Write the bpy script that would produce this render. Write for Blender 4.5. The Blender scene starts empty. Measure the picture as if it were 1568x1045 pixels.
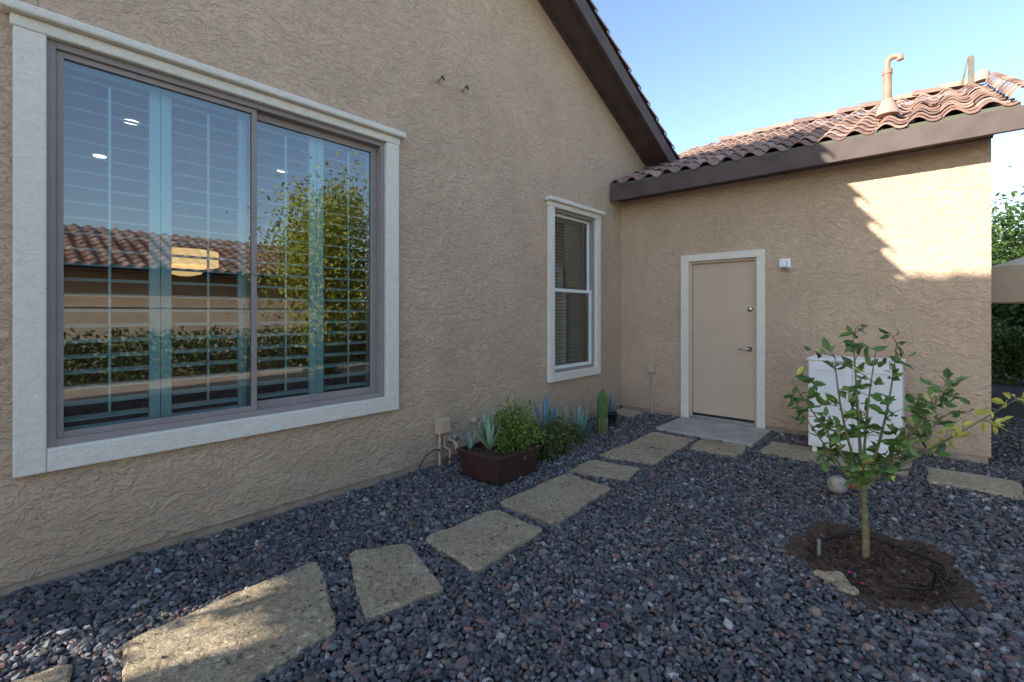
import bpy, math, random
import numpy as np
from mathutils import Vector, Matrix
random.seed(7); rng=np.random.default_rng(7)
S=bpy.context.scene
C=bpy.context.collection

# ------------------------------------------------------------ materials
def newmat(name):
    m=bpy.data.materials.new(name); m.use_nodes=True
    nt=m.node_tree; b=nt.nodes['Principled BSDF']
    return m,nt,b
def N(nt,t,**k):
    n=nt.nodes.new(t)
    for a,v in k.items():
        if a in n.inputs: n.inputs[a].default_value=v
        else: setattr(n,a,v)
    return n
def coord(nt,scale=None):
    tc=N(nt,'ShaderNodeTexCoord')
    if scale is None: return tc.outputs['Object']
    mp=N(nt,'ShaderNodeMapping'); mp.inputs['Scale'].default_value=scale
    nt.links.new(tc.outputs['Object'],mp.inputs['Vector']); return mp.outputs['Vector']
def noise(nt,v,scale,detail=4,dist=0,rough=.5):
    n=N(nt,'ShaderNodeTexNoise'); n.inputs['Scale'].default_value=scale; n.inputs['Detail'].default_value=detail
    n.inputs['Distortion'].default_value=dist; n.inputs['Roughness'].default_value=rough
    nt.links.new(v,n.inputs['Vector']); return n.outputs['Fac']
def ramp(nt,f,stops):
    r=N(nt,'ShaderNodeValToRGB'); e=r.color_ramp.elements
    while len(e)<len(stops): e.new(.5)
    for i,(p,c) in enumerate(stops):
        e[i].position=p; e[i].color=(c,c,c,1) if not hasattr(c,'__len__') else (*c,1)
    nt.links.new(f,r.inputs['Fac']); return r.outputs['Color']
def bump(nt,h,strength,dist,prev=None):
    b=N(nt,'ShaderNodeBump'); b.inputs['Strength'].default_value=strength; b.inputs['Distance'].default_value=dist
    nt.links.new(h,b.inputs['Height'])
    if prev is not None: nt.links.new(prev,b.inputs['Normal'])
    return b.outputs['Normal']
def mul(nt,a,b,fac=1):
    m=N(nt,'ShaderNodeMix',data_type='RGBA',blend_type='MULTIPLY'); m.inputs[0].default_value=fac
    nt.links.new(a,m.inputs[6]); nt.links.new(b,m.inputs[7]); return m.outputs[2]
def simple(name,c1,c2=None,rough=.7,ns=6,bs=0,bd=.003,bscale=80,metal=0,spec=.3):
    m,nt,b=newmat(name); c2=c2 or tuple(x*.85 for x in c1)
    v=coord(nt); f=noise(nt,v,ns,3)
    nt.links.new(ramp(nt,f,[(.35,c1),(.65,c2)]),b.inputs['Base Color'])
    b.inputs['Roughness'].default_value=rough; b.inputs['Metallic'].default_value=metal
    b.inputs['Specular IOR Level'].default_value=spec
    if bs: nt.links.new(bump(nt,noise(nt,v,bscale,3),bs,bd),b.inputs['Normal'])
    return m
def stucco(name,c,var=.11,coarse=1.0,base_dirt=False):
    m,nt,b=newmat(name); v=coord(nt)
    f=noise(nt,v,1.3,4,0,.6)
    col=ramp(nt,f,[(.3,tuple(x*(1-var) for x in c)),(.7,tuple(min(1,x*(1+var*.5)) for x in c))])
    n1=noise(nt,v,5.0,3,1.6,.6); h1=ramp(nt,n1,[(.43,0.),(.55,1.)])
    n2=noise(nt,coord(nt,(1,.8,1.5)),13,3,2.0,.6); h2=ramp(nt,n2,[(.44,0.),(.58,1.)])
    n3=noise(nt,v,85,3,0,.7)
    col=mul(nt,col,ramp(nt,n2,[(.38,.93),(.56,1.)])); col=mul(nt,col,ramp(nt,n3,[(.3,.89),(.6,1.)]))
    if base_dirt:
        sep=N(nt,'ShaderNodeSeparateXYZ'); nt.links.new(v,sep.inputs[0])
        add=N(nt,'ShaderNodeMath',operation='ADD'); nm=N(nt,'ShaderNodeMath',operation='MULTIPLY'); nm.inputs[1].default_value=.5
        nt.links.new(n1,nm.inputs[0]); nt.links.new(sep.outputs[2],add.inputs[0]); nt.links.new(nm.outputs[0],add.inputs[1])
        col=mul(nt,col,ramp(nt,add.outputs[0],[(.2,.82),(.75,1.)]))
    nt.links.new(col,b.inputs['Base Color'])
    p=bump(nt,h1,.55*coarse,.009); p=bump(nt,h2,.9*coarse,.006,p); p=bump(nt,n3,.85,.003,p)
    nt.links.new(p,b.inputs['Normal'])
    b.inputs['Roughness'].default_value=.93; b.inputs['Specular IOR Level'].default_value=.15
    return m
def vcmat(name,rough=.8,bs=.4,bd=.002,bscale=120,spec=.3,leaf=False,trans=.3,mott=None):
    m,nt,b=newmat(name)
    a=N(nt,'ShaderNodeVertexColor',layer_name='Col'); col=a.outputs['Color']; v=coord(nt)
    if mott: col=mul(nt,col,ramp(nt,noise(nt,v,mott[0],3,0,.65),[(.3,mott[1]),(.65,1.)]))
    nt.links.new(col,b.inputs['Base Color']); b.inputs['Roughness'].default_value=rough
    b.inputs['Specular IOR Level'].default_value=spec
    if bs: nt.links.new(bump(nt,noise(nt,v,bscale,3),bs,bd),b.inputs['Normal'])
    if leaf:
        tr=N(nt,'ShaderNodeBsdfTranslucent'); mx=N(nt,'ShaderNodeMixShader'); mx.inputs[0].default_value=trans
        nt.links.new(col,tr.inputs['Color']); nt.links.new(b.outputs[0],mx.inputs[1]); nt.links.new(tr.outputs[0],mx.inputs[2])
        nt.links.new(mx.outputs[0],nt.nodes['Material Output'].inputs['Surface'])
    return m
M={}
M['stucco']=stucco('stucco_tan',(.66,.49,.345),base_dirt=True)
M['trim']=stucco('stucco_trim',(.86,.80,.69),.04,.25)
M['found']=simple('foundation',(.44,.34,.26),(.32,.25,.19),.9,8,.5,.004,60)
M['frame']=simple('window_frame',(.33,.285,.265),(.30,.255,.24),.45)
M['door']=simple('door_paint',(.61,.475,.345),(.58,.45,.33),.5,3)
M['brown']=simple('brown_fascia',(.115,.086,.080),(.085,.064,.06),.7,5,.4,.003,40)
M['dark']=simple('dark_closure',(.12,.12,.09),None,.9)
M['white']=simple('white_enamel',(.86,.86,.84),(.81,.81,.79),.45,3)
M['shutter']=simple('shutter_white',(.82,.84,.84),(.79,.82,.82),.45,3)
M['blind']=simple('blind_slats',(.30,.36,.32),None,.6,3)
M['metal']=simple('galvanised_metal',(.45,.44,.42),(.36,.35,.34),.45,12,metal=.6)
M['flue']=simple('weathered_post',(.16,.14,.11),(.11,.10,.08),.7,12)
M['chrome']=simple('brushed_nickel',(.65,.62,.58),None,.25,metal=1)
M['pvc']=simple('painted_conduit',(.58,.44,.32),(.52,.39,.29),.6)
M['copper']=simple('painted_vent_pipe',(.46,.25,.17),(.34,.185,.13),.5,9)
M['flash']=simple('vent_flashing',(.42,.30,.24),(.34,.25,.20),.7,9)
M['black']=simple('black_plastic',(.02,.02,.02),None,.5)
M['pot']=simple('planter_brown',(.075,.036,.03),(.055,.028,.024),.55,6)
M['soil']=simple('soil',(.12,.075,.05),(.06,.038,.026),.95,25,.9,.02,40)
M['room']=simple('room_wall',(.36,.28,.21),(.33,.26,.19),.9)
M['wood']=simple('room_wood',(.30,.09,.04),(.17,.055,.03),.5,4)
M['concrete']=simple('landing_concrete',(.50,.45,.38),(.38,.345,.30),.9,5,.4,.003,90)
M['rockball']=simple('stone_ball_mat',(.42,.37,.31),(.25,.22,.19),.9,20,.6,.006,50)
M['canvas']=simple('canvas',(.66,.58,.46),(.6,.52,.41),.9)
M['bark']=simple('bark',(.16,.12,.085),(.09,.07,.05),.9,30,.7,.004,90)
M['greenbark']=simple('young_bark',(.24,.22,.11),(.17,.13,.075),.8,30,.5,.002,120)
M['cactus']=simple('cactus_skin',(.12,.20,.06),(.08,.15,.05),.7,20,.4,.003,80)
M['leaf']=vcmat('leaf',.42,0,spec=.45,leaf=True,trans=.28)
M['succ']=vcmat('succulent',.55,0,spec=.35)
M['gravelstone']=vcmat('gravel_stone',.75,.6,.002,150,.35,mott=(70,.7))
M['tile']=vcmat('roof_tile',.85,.5,.003,70,.2,mott=(9,.72))
M['mulch']=vcmat('mulch_chip',.95,.3)
m,nt,b=newmat('pad_stone'); v=coord(nt)
c=ramp(nt,noise(nt,v,2.6,6,0,.7),[(.3,(.56,.43,.285)),(.5,(.68,.54,.365)),(.72,(.74,.61,.44))])
pn=noise(nt,v,30,6,.9,.75)
c=mul(nt,c,ramp(nt,pn,[(.38,.36),(.46,1.)]))
c=mul(nt,c,ramp(nt,noise(nt,v,110,4,0,.7),[(.36,.60),(.50,1.)]))
c=mul(nt,c,ramp(nt,noise(nt,v,6,5,.5),[(.3,.86),(.5,1.)]))
nt.links.new(c,b.inputs['Base Color']); b.inputs['Roughness'].default_value=.92; b.inputs['Specular IOR Level'].default_value=.2
nt.links.new(bump(nt,ramp(nt,pn,[(.32,0.),(.6,1.)]),1.0,.012),b.inputs['Normal']); M['pad']=m
m,nt,b=newmat('ground_gravel_base'); v=coord(nt)
vo=N(nt,'ShaderNodeTexVoronoi'); vo.inputs['Scale'].default_value=32; nt.links.new(v,vo.inputs['Vector'])
hs=N(nt,'ShaderNodeSeparateColor'); nt.links.new(vo.outputs['Color'],hs.inputs[0])
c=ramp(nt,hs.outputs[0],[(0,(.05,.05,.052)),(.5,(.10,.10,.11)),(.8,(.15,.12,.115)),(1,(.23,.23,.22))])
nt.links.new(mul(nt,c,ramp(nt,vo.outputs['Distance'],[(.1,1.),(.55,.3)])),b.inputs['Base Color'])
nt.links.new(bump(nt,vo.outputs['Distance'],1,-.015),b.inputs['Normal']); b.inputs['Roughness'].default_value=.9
M['ground']=m
M['desert']=simple('desert_soil',(.50,.41,.31),(.42,.33,.26),.95,1.5,.6,.01,25)
m=bpy.data.materials.new('window_glass'); m.use_nodes=True; nt=m.node_tree; nt.nodes.clear()
o=N(nt,'ShaderNodeOutputMaterial'); g=N(nt,'ShaderNodeBsdfGlossy'); g.inputs['Roughness'].default_value=0.0; g.inputs['Color'].default_value=(.95,.97,1,1)
t=N(nt,'ShaderNodeBsdfTransparent'); t.inputs['Color'].default_value=(.58,.84,.85,1)
fr=N(nt,'ShaderNodeFresnel'); fr.inputs['IOR'].default_value=1.5
ad=N(nt,'ShaderNodeMath',operation='ADD'); ad.inputs[1].default_value=.13; mx=N(nt,'ShaderNodeMixShader')
nt.links.new(fr.outputs[0],ad.inputs[0]); nt.links.new(ad.outputs[0],mx.inputs[0]); nt.links.new(t.outputs[0],mx.inputs[1]); nt.links.new(g.outputs[0],mx.inputs[2]); nt.links.new(mx.outputs[0],o.inputs[0])
M['glass']=m
def emis(name,c,s):
    m,nt,b=newmat(name); b.inputs['Base Color'].default_value=(*c,1); b.inputs['Emission Color'].default_value=(*c,1); b.inputs['Emission Strength'].default_value=s; return m
M['lamp']=emis('lamp_shade_lit',(1,.50,.20),1.2); M['can']=emis('ceiling_can_lit',(1,.85,.65),3)

# ------------------------------------------------------------ mesh helpers
def empty(name,loc=(0,0,0)):
    e=bpy.data.objects.new(name,None); C.objects.link(e); e.location=loc; e.empty_display_size=.2; return e
def link(ob,parent):
    C.objects.link(ob)
    if parent is not None:
        ob.parent=parent; ob.matrix_parent_inverse=Matrix.Translation(parent.location).inverted()
    return ob
def mk(name,V,F,mat,parent=None,smooth=False,col=None):
    me=bpy.data.meshes.new(name); me.from_pydata([tuple(map(float,p)) for p in V],[],[tuple(map(int,f)) for f in F]); me.update()
    if mat: me.materials.append(mat)
    if smooth: me.polygons.foreach_set('use_smooth',[True]*len(me.polygons))
    if col is not None:
        a=me.color_attributes.new('Col','FLOAT_COLOR','POINT'); cc=np.ones((len(me.vertices),4)); cc[:,:3]=col; a.data.foreach_set('color',cc.ravel())
    return link(bpy.data.objects.new(name,me),parent)
def mktri(name,V,F,mat,parent=None,col=None,smooth=False):
    V=np.asarray(V,dtype=np.float32); F=np.asarray(F,dtype=np.int32); k=F.shape[1]
    me=bpy.data.meshes.new(name); me.vertices.add(len(V)); me.vertices.foreach_set('co',V.ravel())
    me.loops.add(F.size); me.loops.foreach_set('vertex_index',F.ravel())
    me.polygons.add(len(F)); me.polygons.foreach_set('loop_start',np.arange(0,F.size,k,dtype=np.int32))
    try: me.polygons.foreach_set('loop_total',np.full(len(F),k,dtype=np.int32))
    except Exception: pass
    me.update(calc_edges=True); me.polygons.foreach_set('use_smooth',np.full(len(F),smooth))
    if col is not None:
        a=me.color_attributes.new('Col','FLOAT_COLOR','POINT'); cc=np.ones((len(V),4),dtype=np.float32); cc[:,:3]=col; a.data.foreach_set('color',cc.ravel())
    me.materials.append(mat); return link(bpy.data.objects.new(name,me),parent)
def box(name,x0,x1,y0,y1,z0,z1,mat,parent=None,bev=0):
    V=[(x,y,z) for x in(x0,x1) for y in(y0,y1) for z in(z0,z1)]
    F=[(0,1,3,2),(4,6,7,5),(0,4,5,1),(2,3,7,6),(0,2,6,4),(1,5,7,3)]
    ob=mk(name,V,F,mat,parent)
    if bev:
        md=ob.modifiers.new('b','BEVEL'); md.width=bev; md.segments=2
    return ob
def prism(name,poly,axis,a0,a1,mat,parent=None):
    n=len(poly)
    def P(p,a):
        return {'x':(a,p[0],p[1]),'y':(p[0],a,p[1]),'z':(p[0],p[1],a)}[axis]
    V=[P(p,a0) for p in poly]+[P(p,a1) for p in poly]
    F=[tuple(range(n)),tuple(range(2*n-1,n-1,-1))]+[(i,i+n,(i+1)%n+n,(i+1)%n) for i in range(n)]
    return mk(name,V,F,mat,parent)
def tube(name,pts,rad,mat,parent=None,res=3):
    cu=bpy.data.curves.new(name,'CURVE'); cu.dimensions='3D'; cu.bevel_depth=1; cu.bevel_resolution=res; cu.use_fill_caps=True
    s=cu.splines.new('POLY'); s.points.add(len(pts)-1)
    for i,p in enumerate(pts):
        s.points[i].co=(*p,1); s.points[i].radius=rad[i] if hasattr(rad,'__len__') else rad
    s.use_smooth=True; cu.materials.append(mat); return link(bpy.data.objects.new(name,cu),parent)
def lathe(name,prof,loc,mat,parent=None,n=24,axis='z',smooth=True):
    V=[];F=[]
    for r,h in prof:
        for i in range(n):
            a=2*math.pi*i/n; p=(r*math.cos(a),r*math.sin(a),h)
            if axis=='y': p=(p[0],p[2],p[1])
            if axis=='x': p=(p[2],p[0],p[1])
            V.append((p[0]+loc[0],p[1]+loc[1],p[2]+loc[2]))
    for j in range(len(prof)-1):
        for i in range(n): F.append((j*n+i,j*n+(i+1)%n,(j+1)*n+(i+1)%n,(j+1)*n+i))
    F.append(tuple(range(n))); F.append(tuple((len(prof)-1)*n+i for i in range(n)))
    return mk(name,V,F,mat,parent,smooth)

# ------------------------------------------------------------ roof tiles
def tilecol():
    base=random.choice([(.34,.20,.16),(.40,.26,.205),(.30,.185,.155),(.46,.32,.255),(.36,.235,.19),(.25,.16,.14)])
    k=random.uniform(.85,1.12); return [c*k for c in base]
def tile_roof(name,org,ud,sd,slope,ulen,slen,parent,per=.27,e=.31):
    V=[];F=[];CC=[]; org=Vector(org); ud=Vector(ud); sd=Vector(sd)
    nu=int(round(ulen/per)); ns=int(math.ceil(slen/e)); per=ulen/nu; K=9
    def P(u,s,h): return org+ud*u+sd*s+Vector((0,0,s*slope+h))
    for j in range(ns):
        for i in range(nu):
            c=tilecol(); jx=random.uniform(-.006,.006); js=random.uniform(-.012,.012); jh=random.uniform(-.003,.005)
            s0=j*e+js; s1=min((j+1)*e+.03,slen); b0=len(V)
            for row in range(3):
                for k in range(K):
                    f=k/(K-1); u=(i+f)*per+jx
                    w=.055*math.sin(math.pi*f/.62) if f<.62 else -.016*math.sin(math.pi*(f-.62)/.38)
                    if row==0: p=P(u,s0,w+.040+jh-.02)
                    elif row==1: p=P(u,s0,w+.040+jh)
                    else: p=P(u,s1,w+.006+jh)
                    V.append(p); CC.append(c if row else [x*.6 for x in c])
            for r in range(2):
                for k in range(K-1):
                    a=b0+r*K+k; F.append((a,a+1,a+K+1,a+K))
    return mk(name,V,F,M['tile'],parent,False,np.array(CC))
def barrels(name,p0,p1,side,parent,r=.095,e=.31,ang0=0,ang1=180,lift=.02,taper=.82):
    p0=Vector(p0);p1=Vector(p1); d=(p1-p0); L=d.length; d.normalize(); side=Vector(side).normalized(); up=side.cross(d).normalized()
    if up.z<0: up=-up
    V=[];F=[];CC=[];n=int(L/e);K=11
    for i in range(n):
        c=tilecol(); a=p0+d*(i*e); bpt=a+d*(e+.05); q=len(V)
        for (pt,rr,lf) in((a,r-.018,lift),(a,r,lift),(bpt,r*taper,-.002)):
            for k in range(K):
                t=math.radians(ang0+(ang1-ang0)*k/(K-1)); V.append(pt+side*math.cos(t)*rr+up*(math.sin(t)*rr+lf)); CC.append(c)
        for rr in range(2):
            for k in range(K-1): F.append((q+rr*K+k,q+rr*K+k+1,q+(rr+1)*K+k+1,q+(rr+1)*K+k))
    return mk(name,V,F,M['tile'],parent,False,np.array(CC))

# ------------------------------------------------------------ THE HOUSE
H=empty('stucco_house')
def zw(y): return 4.15-.47*y if y>-4.4 else 4.15+.47*4.4-.47*(-4.4-y)
BW=(-6.045,-4.03,.725,2.84); SW=(-1.70,-.76,.70,2.69)
T=-.22
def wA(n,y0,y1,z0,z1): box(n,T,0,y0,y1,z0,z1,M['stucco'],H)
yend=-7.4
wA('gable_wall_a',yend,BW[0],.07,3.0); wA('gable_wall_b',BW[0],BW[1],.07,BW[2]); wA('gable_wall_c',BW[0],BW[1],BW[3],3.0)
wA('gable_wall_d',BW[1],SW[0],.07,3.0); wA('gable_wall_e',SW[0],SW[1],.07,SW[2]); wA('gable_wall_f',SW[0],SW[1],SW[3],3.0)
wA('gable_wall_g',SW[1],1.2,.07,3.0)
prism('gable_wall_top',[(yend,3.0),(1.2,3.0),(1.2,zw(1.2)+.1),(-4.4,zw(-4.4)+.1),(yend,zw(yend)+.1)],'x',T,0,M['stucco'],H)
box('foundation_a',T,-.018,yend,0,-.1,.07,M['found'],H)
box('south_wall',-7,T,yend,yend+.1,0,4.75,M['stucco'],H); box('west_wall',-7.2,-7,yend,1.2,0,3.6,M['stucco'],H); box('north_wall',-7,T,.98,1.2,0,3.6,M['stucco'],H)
DX0,DX1,DZ=1.005,1.83,2.10
def wB(n,x0,x1,z0,z1): box(n,x0,x1,0,.2,z0,z1,M['stucco'],H)
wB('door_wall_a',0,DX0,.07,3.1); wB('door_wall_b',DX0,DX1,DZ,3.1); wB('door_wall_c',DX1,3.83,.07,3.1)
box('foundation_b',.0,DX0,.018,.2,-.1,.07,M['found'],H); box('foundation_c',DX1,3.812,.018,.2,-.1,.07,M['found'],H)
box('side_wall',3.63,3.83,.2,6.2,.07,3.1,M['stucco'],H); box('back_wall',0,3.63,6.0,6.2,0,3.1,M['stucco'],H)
prism('side_gable',[(0,3.1),(6.2,3.1),(3.1,4.45)],'x',3.63,3.83,M['stucco'],H)
box('corner_joint',.0,.012,-.012,.0,.07,3.1,M['stucco'],H)
# --- wing roof
sl=.4167; ye=-.3; XE=4.0
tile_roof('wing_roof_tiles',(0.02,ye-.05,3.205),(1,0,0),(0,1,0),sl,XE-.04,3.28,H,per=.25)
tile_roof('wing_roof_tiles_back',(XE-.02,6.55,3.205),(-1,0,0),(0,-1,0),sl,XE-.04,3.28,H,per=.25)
yr=3.05
for nm_,a,b_ in(('wing_roof_deck_s',ye,yr),('wing_roof_deck_n',6.4,yr)):
    prism(nm_,[(a,3.10),(b_,3.10+sl*3.35),(b_,3.19+sl*3.35),(a,3.19)],'x',.005,XE-.05,M['brown'],H)
box('eave_fascia',.004,XE+.05,ye-.045,ye,3.0,3.20,M['brown'],H,.004)
box('eave_closure',.01,XE-.01,ye-.035,ye-.002,3.2,3.235,M['dark'],H)
box('eave_soffit',.004,3.84,ye,-.003,3.05,3.08,M['brown'],H)
prism('wing_rake_fascia_s',[(ye,3.02),(ye,3.19),(yr,3.19+sl*3.35),(yr,3.02+sl*3.35)],'x',XE-.05,XE,M['brown'],H)
prism('wing_rake_fascia_n',[(6.4,3.02),(6.4,3.19),(yr,3.19+sl*3.35),(yr,3.02+sl*3.35)],'x',XE-.05,XE,M['brown'],H)
barrels('wing_rake_tiles',(XE-.0,ye-.08,3.26),(XE-.0,3.05,3.26+sl*3.4),(1,0,0),H,r=.085)
barrels('wing_ridge_tiles',(.4,3.03,3.245+sl*3.33),(XE+.05,3.03,3.245+sl*3.33),(0,1,0),H,r=.1)
# --- main roof with rake overhang
xo=.36
def slab(name,ya,yb,x0,x1,d0,d1,mat):
    return prism(name,[(ya,zw(ya)+d0),(yb,zw(yb)+d0),(yb,zw(yb)+d1),(ya,zw(ya)+d1)],'x',x0,x1,mat,H)
YS=-8.0; YN=1.05
slab('rake_soffit_n',-4.4,YN,.003,xo,.0,.06,M['brown']); slab('rake_soffit_s',YS,-4.4,.003,xo,.0,.06,M['brown'])
slab('rake_fascia_n',-4.4,YN,xo,xo+.045,-.045,.17,M['brown']); slab('rake_fascia_s',YS,-4.4,xo,xo+.045,-.045,.15,M['brown'])
slab('rake_board_n',-4.4,YN,.003,.04,-.03,-.001,M['brown'])
slab('roof_deck_n',-4.4,YN,-7.4,xo,.10,.16,M['brown']); slab('roof_deck_s',YS,-4.4,-7.4,xo,.08,.13,M['brown'])
box('north_eave_fascia',T,xo,YN,YN+.045,zw(YN)-.06,zw(YN)+.16,M['brown'],H)
box('north_eave_soffit',.003,xo,YN-.5,YN,zw(YN)-.05,zw(YN)-.02,M['brown'],H)
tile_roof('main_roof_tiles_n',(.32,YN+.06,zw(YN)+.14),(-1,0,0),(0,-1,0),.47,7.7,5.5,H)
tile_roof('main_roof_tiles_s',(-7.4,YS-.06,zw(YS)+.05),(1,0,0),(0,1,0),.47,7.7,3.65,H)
barrels('rake_tiles_n',(xo-.03,YN+.10,zw(YN)+.155),(xo-.03,-4.4,zw(-4.4)+.2),(1,0,0),H,r=.105)
barrels('rake_tiles_s',(xo-.03,YS-.10,zw(YS)+.06),(xo-.03,-4.4,zw(-4.4)+.11),(1,0,0),H,r=.14,lift=.10,taper=.65,e=.32)
box('flashing_corner',.003,.16,.72,1.1,3.62,3.70,M['brown'],H)

# --- window trims
def trim(prefix,y0,y1,z0,z1,w,px=.05):
    box(prefix+'_trim_l',.001,px,y0-w,y0,z0-w,z1,M['trim'],H,.008); box(prefix+'_trim_r',.001,px,y1,y1+w,z0-w,z1,M['trim'],H,.008)
    box(prefix+'_trim_b',.001,px-.002,y0,y1,z0-w,z0,M['trim'],H,.008)
    box(prefix+'_trim_t',.001,px+.003,y0-w-.01,y1+w+.01,z1,z1+.062,M['trim'],H,.01)
    box(prefix+'_trim_cap',.001,px+.045,y0-w-.045,y1+w+.045,z1+.062,z1+.112,M['trim'],H,.012)
trim('big_window',*BW,.12); trim('small_window',*SW,.105)
def fr(prefix,x0,x1,y0,y1,z0,z1,w,mat):
    box(prefix+'_l',x0,x1,y0,y0+w,z0,z1,mat,H,.003); box(prefix+'_r',x0,x1,y1-w,y1,z0,z1,mat,H,.003)
    box(prefix+'_t',x0,x1,y0+w,y1-w,z1-w,z1,mat,H,.003); box(prefix+'_b',x0,x1,y0+w,y1-w,z0,z0+w,mat,H,.003)
y0,y1,z0,z1=BW; ym=(y0+y1)/2
fr('big_window_frame',-.10,.012,y0+.001,y1-.001,z0+.001,z1-.001,.035,M['frame'])
fr('big_window_sash_l',-.045,-.01,y0+.036,ym+.02,z0+.036,z1-.036,.032,M['frame'])
fr('big_window_sash_r',-.085,-.05,ym-.02,y1-.036,z0+.036,z1-.036,.05,M['frame'])
box('big_window_latch',-.01,.004,ym-.008,ym+.008,1.68,1.80,M['frame'],H,.003)
def pane(name,x,a,b,c,d): mk(name,[(x,a,c),(x,b,c),(x,b,d),(x,a,d)],[(0,1,2,3)],M['glass'],H)
pane('big_window_glass_l',-.028,y0+.06,ym-.005,z0+.06,z1-.06); pane('big_window_glass_r',-.068,ym+.025,y1-.08,z0+.08,z1-.08)
def shutter(prefix,ya,yb,za,zb,x=-.13):
    w=.055; t=.028
    fr(prefix+'_frame',x-t,x,ya,yb,za,zb,w,M['shutter'])
    n=int((zb-za-2*w)/.086); sp=(zb-za-2*w)/n; V=[];F=[]
    for i in range(n):
        zc=za+w+sp*(i+.5); tilt=-.009
        q=len(V)
        K=8
        for yy in(ya+w+.003,yb-w-.003):
            for k in range(K):
                a=2*math.pi*k/K; V.append((x-.014+.040*math.cos(a),yy,zc+.0065*math.sin(a)+tilt*math.cos(a)))
        for k in range(K): F.append((q+k,q+(k+1)%K,q+K+(k+1)%K,q+K+k))
    mk(prefix+'_louvres',V,F,M['shutter'],H)
    box(prefix+'_tilt_rod',x+.028,x+.036,(ya+yb)/2-.006,(ya+yb)/2+.006,za+.12,zb-.12,M['shutter'],H)
ny=4; sw=(y1-y0-.04)/ny
for i in range(ny):
    shutter('shutter_%d'%(i+1),y0+.02+i*sw+.002,y0+.02+(i+1)*sw-.002,z0+.01,z1-.01)
R=H
box('room_floor',-5.0,T,-7.25,-2.6,.0,.04,M['wood'],R); box('room_ceiling',-5.0,T,-7.25,-2.6,2.95,3.0,M['room'],R)
box('room_back',-5.1,-5.0,-7.25,-2.6,0,3,M['room'],R); box('room_side_b',-5.0,T,-2.6,-2.5,0,3,M['room'],R)
box('dining_table_top',-2.6,-1.4,-6.0,-4.4,.74,.79,M['wood'],R,.01)
for k,(a,b_) in enumerate([(-2.5,-5.9),(-1.5,-5.9),(-2.5,-4.5),(-1.5,-4.5)]): box('dining_table_leg_%d'%k,a-.04,a+.04,b_-.04,b_+.04,.04,.74,M['wood'],R)
for k,(a,b_) in enumerate([(-1.15,-5.7),(-1.15,-4.9),(-.9,-4.35)]):
    box('dining_chair_seat_%d'%k,a-.22,a+.22,b_-.22,b_+.22,.44,.48,M['wood'],R); box('dining_chair_back_%d'%k,a+.18,a+.22,b_-.22,b_+.22,.48,1.0,M['wood'],R)
lathe('pendant_drum',[(.27,1.86),(.27,2.0)],(-1.8,-5.0,0),M['lamp'],R,32)
lathe('pendant_bowl',[(.05,1.77),(.13,1.79),(.17,1.855)],(-1.8,-5.0,0),M['lamp'],R,32)
lathe('pendant_rod',[(.01,2.0),(.01,2.95)],(-1.8,-5.0,0),M['metal'],R,8)
lathe('table_lamp_shade',[(.12,1.52),(.09,1.68)],(-4.4,-6.1,0),M['lamp'],R,20); lathe('table_lamp_base',[(.05,.8),(.02,1.2),(.02,1.52)],(-4.4,-6.1,0),M['wood'],R,12)
for k,(a,b_) in enumerate([(-1.35,-5.47),(-2.62,-5.5),(-1.78,-4.12)]): lathe('ceiling_can_%d'%k,[(.05,2.94),(.05,2.948)],(a,b_,0),M['can'],R,16)

y0,y1,z0,z1=SW; zm=1.70
fr('small_window_frame',-.09,.01,y0+.001,y1-.001,z0+.001,z1-.001,.035,M['frame'])
fr('small_window_sash_lo',-.045,-.012,y0+.036,y1-.036,z0+.036,zm+.025,.04,M['white'])
fr('small_window_sash_up',-.08,-.047,y0+.036,y1-.036,zm-.02,z1-.036,.035,M['white'])
pane('small_window_glass_lo',-.03,y0+.07,y1-.07,z0+.07,zm-.01); pane('small_window_glass_up',-.062,y0+.065,y1-.065,zm+.01,z1-.065)
V=[];F=[]; zz=z0+.05
while zz<z1-.04:
    q=len(V)
    V+=[(-.135,y0+.04,zz-.010),(-.135,y1-.04,zz-.010),(-.175,y1-.04,zz+.012),(-.175,y0+.04,zz+.012)]; F.append((q,q+1,q+2,q+3)); zz+=.043
mk('small_window_blinds',V,F,M['blind'],H)
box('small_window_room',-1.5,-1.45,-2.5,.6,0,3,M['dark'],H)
# --- door
box('door_trim_l',DX0-.105,DX0,-.04,-.001,.02,DZ,M['trim'],H,.006); box('door_trim_r',DX1,DX1+.095,-.04,-.001,.02,DZ,M['trim'],H,.006)
box('door_trim_t',DX0-.105,DX1+.095,-.042,-.001,DZ,DZ+.09,M['trim'],H,.006)
box('door_jamb_l',DX0,DX0+.03,.0,.15,.05,DZ,M['door'],H,.002); box('door_jamb_r',DX1-.03,DX1,.0,.15,.05,DZ,M['door'],H,.002); box('door_jamb_t',DX0+.03,DX1-.03,.0,.15,DZ-.03,DZ,M['door'],H,.002)
box('door_leaf',DX0+.034,DX1-.034,.035,.075,.085,DZ-.034,M['door'],H,.003)
box('door_threshold',DX0,DX1,-.02,.15,.03,.072,M['metal'],H,.004); box('door_sweep',DX0+.034,DX1-.034,.026,.034,.075,.105,M['black'],H)
dk=DX1-.095
lathe('door_deadbolt',[(.030,.035),(.030,.018),(.024,.008),(.010,.004)],(dk+.01,0,1.47),M['chrome'],H,20,'y')
lathe('door_lever_rose',[(.032,.035),(.032,.020),(.012,.015),(.012,-.03)],(dk,0,.98),M['chrome'],H,20,'y')
tube('door_lever',[(dk,-.028,.98),(dk-.03,-.034,.982),(dk-.115,-.032,.975)],[.010,.009,.008],M['chrome'],H)
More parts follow.
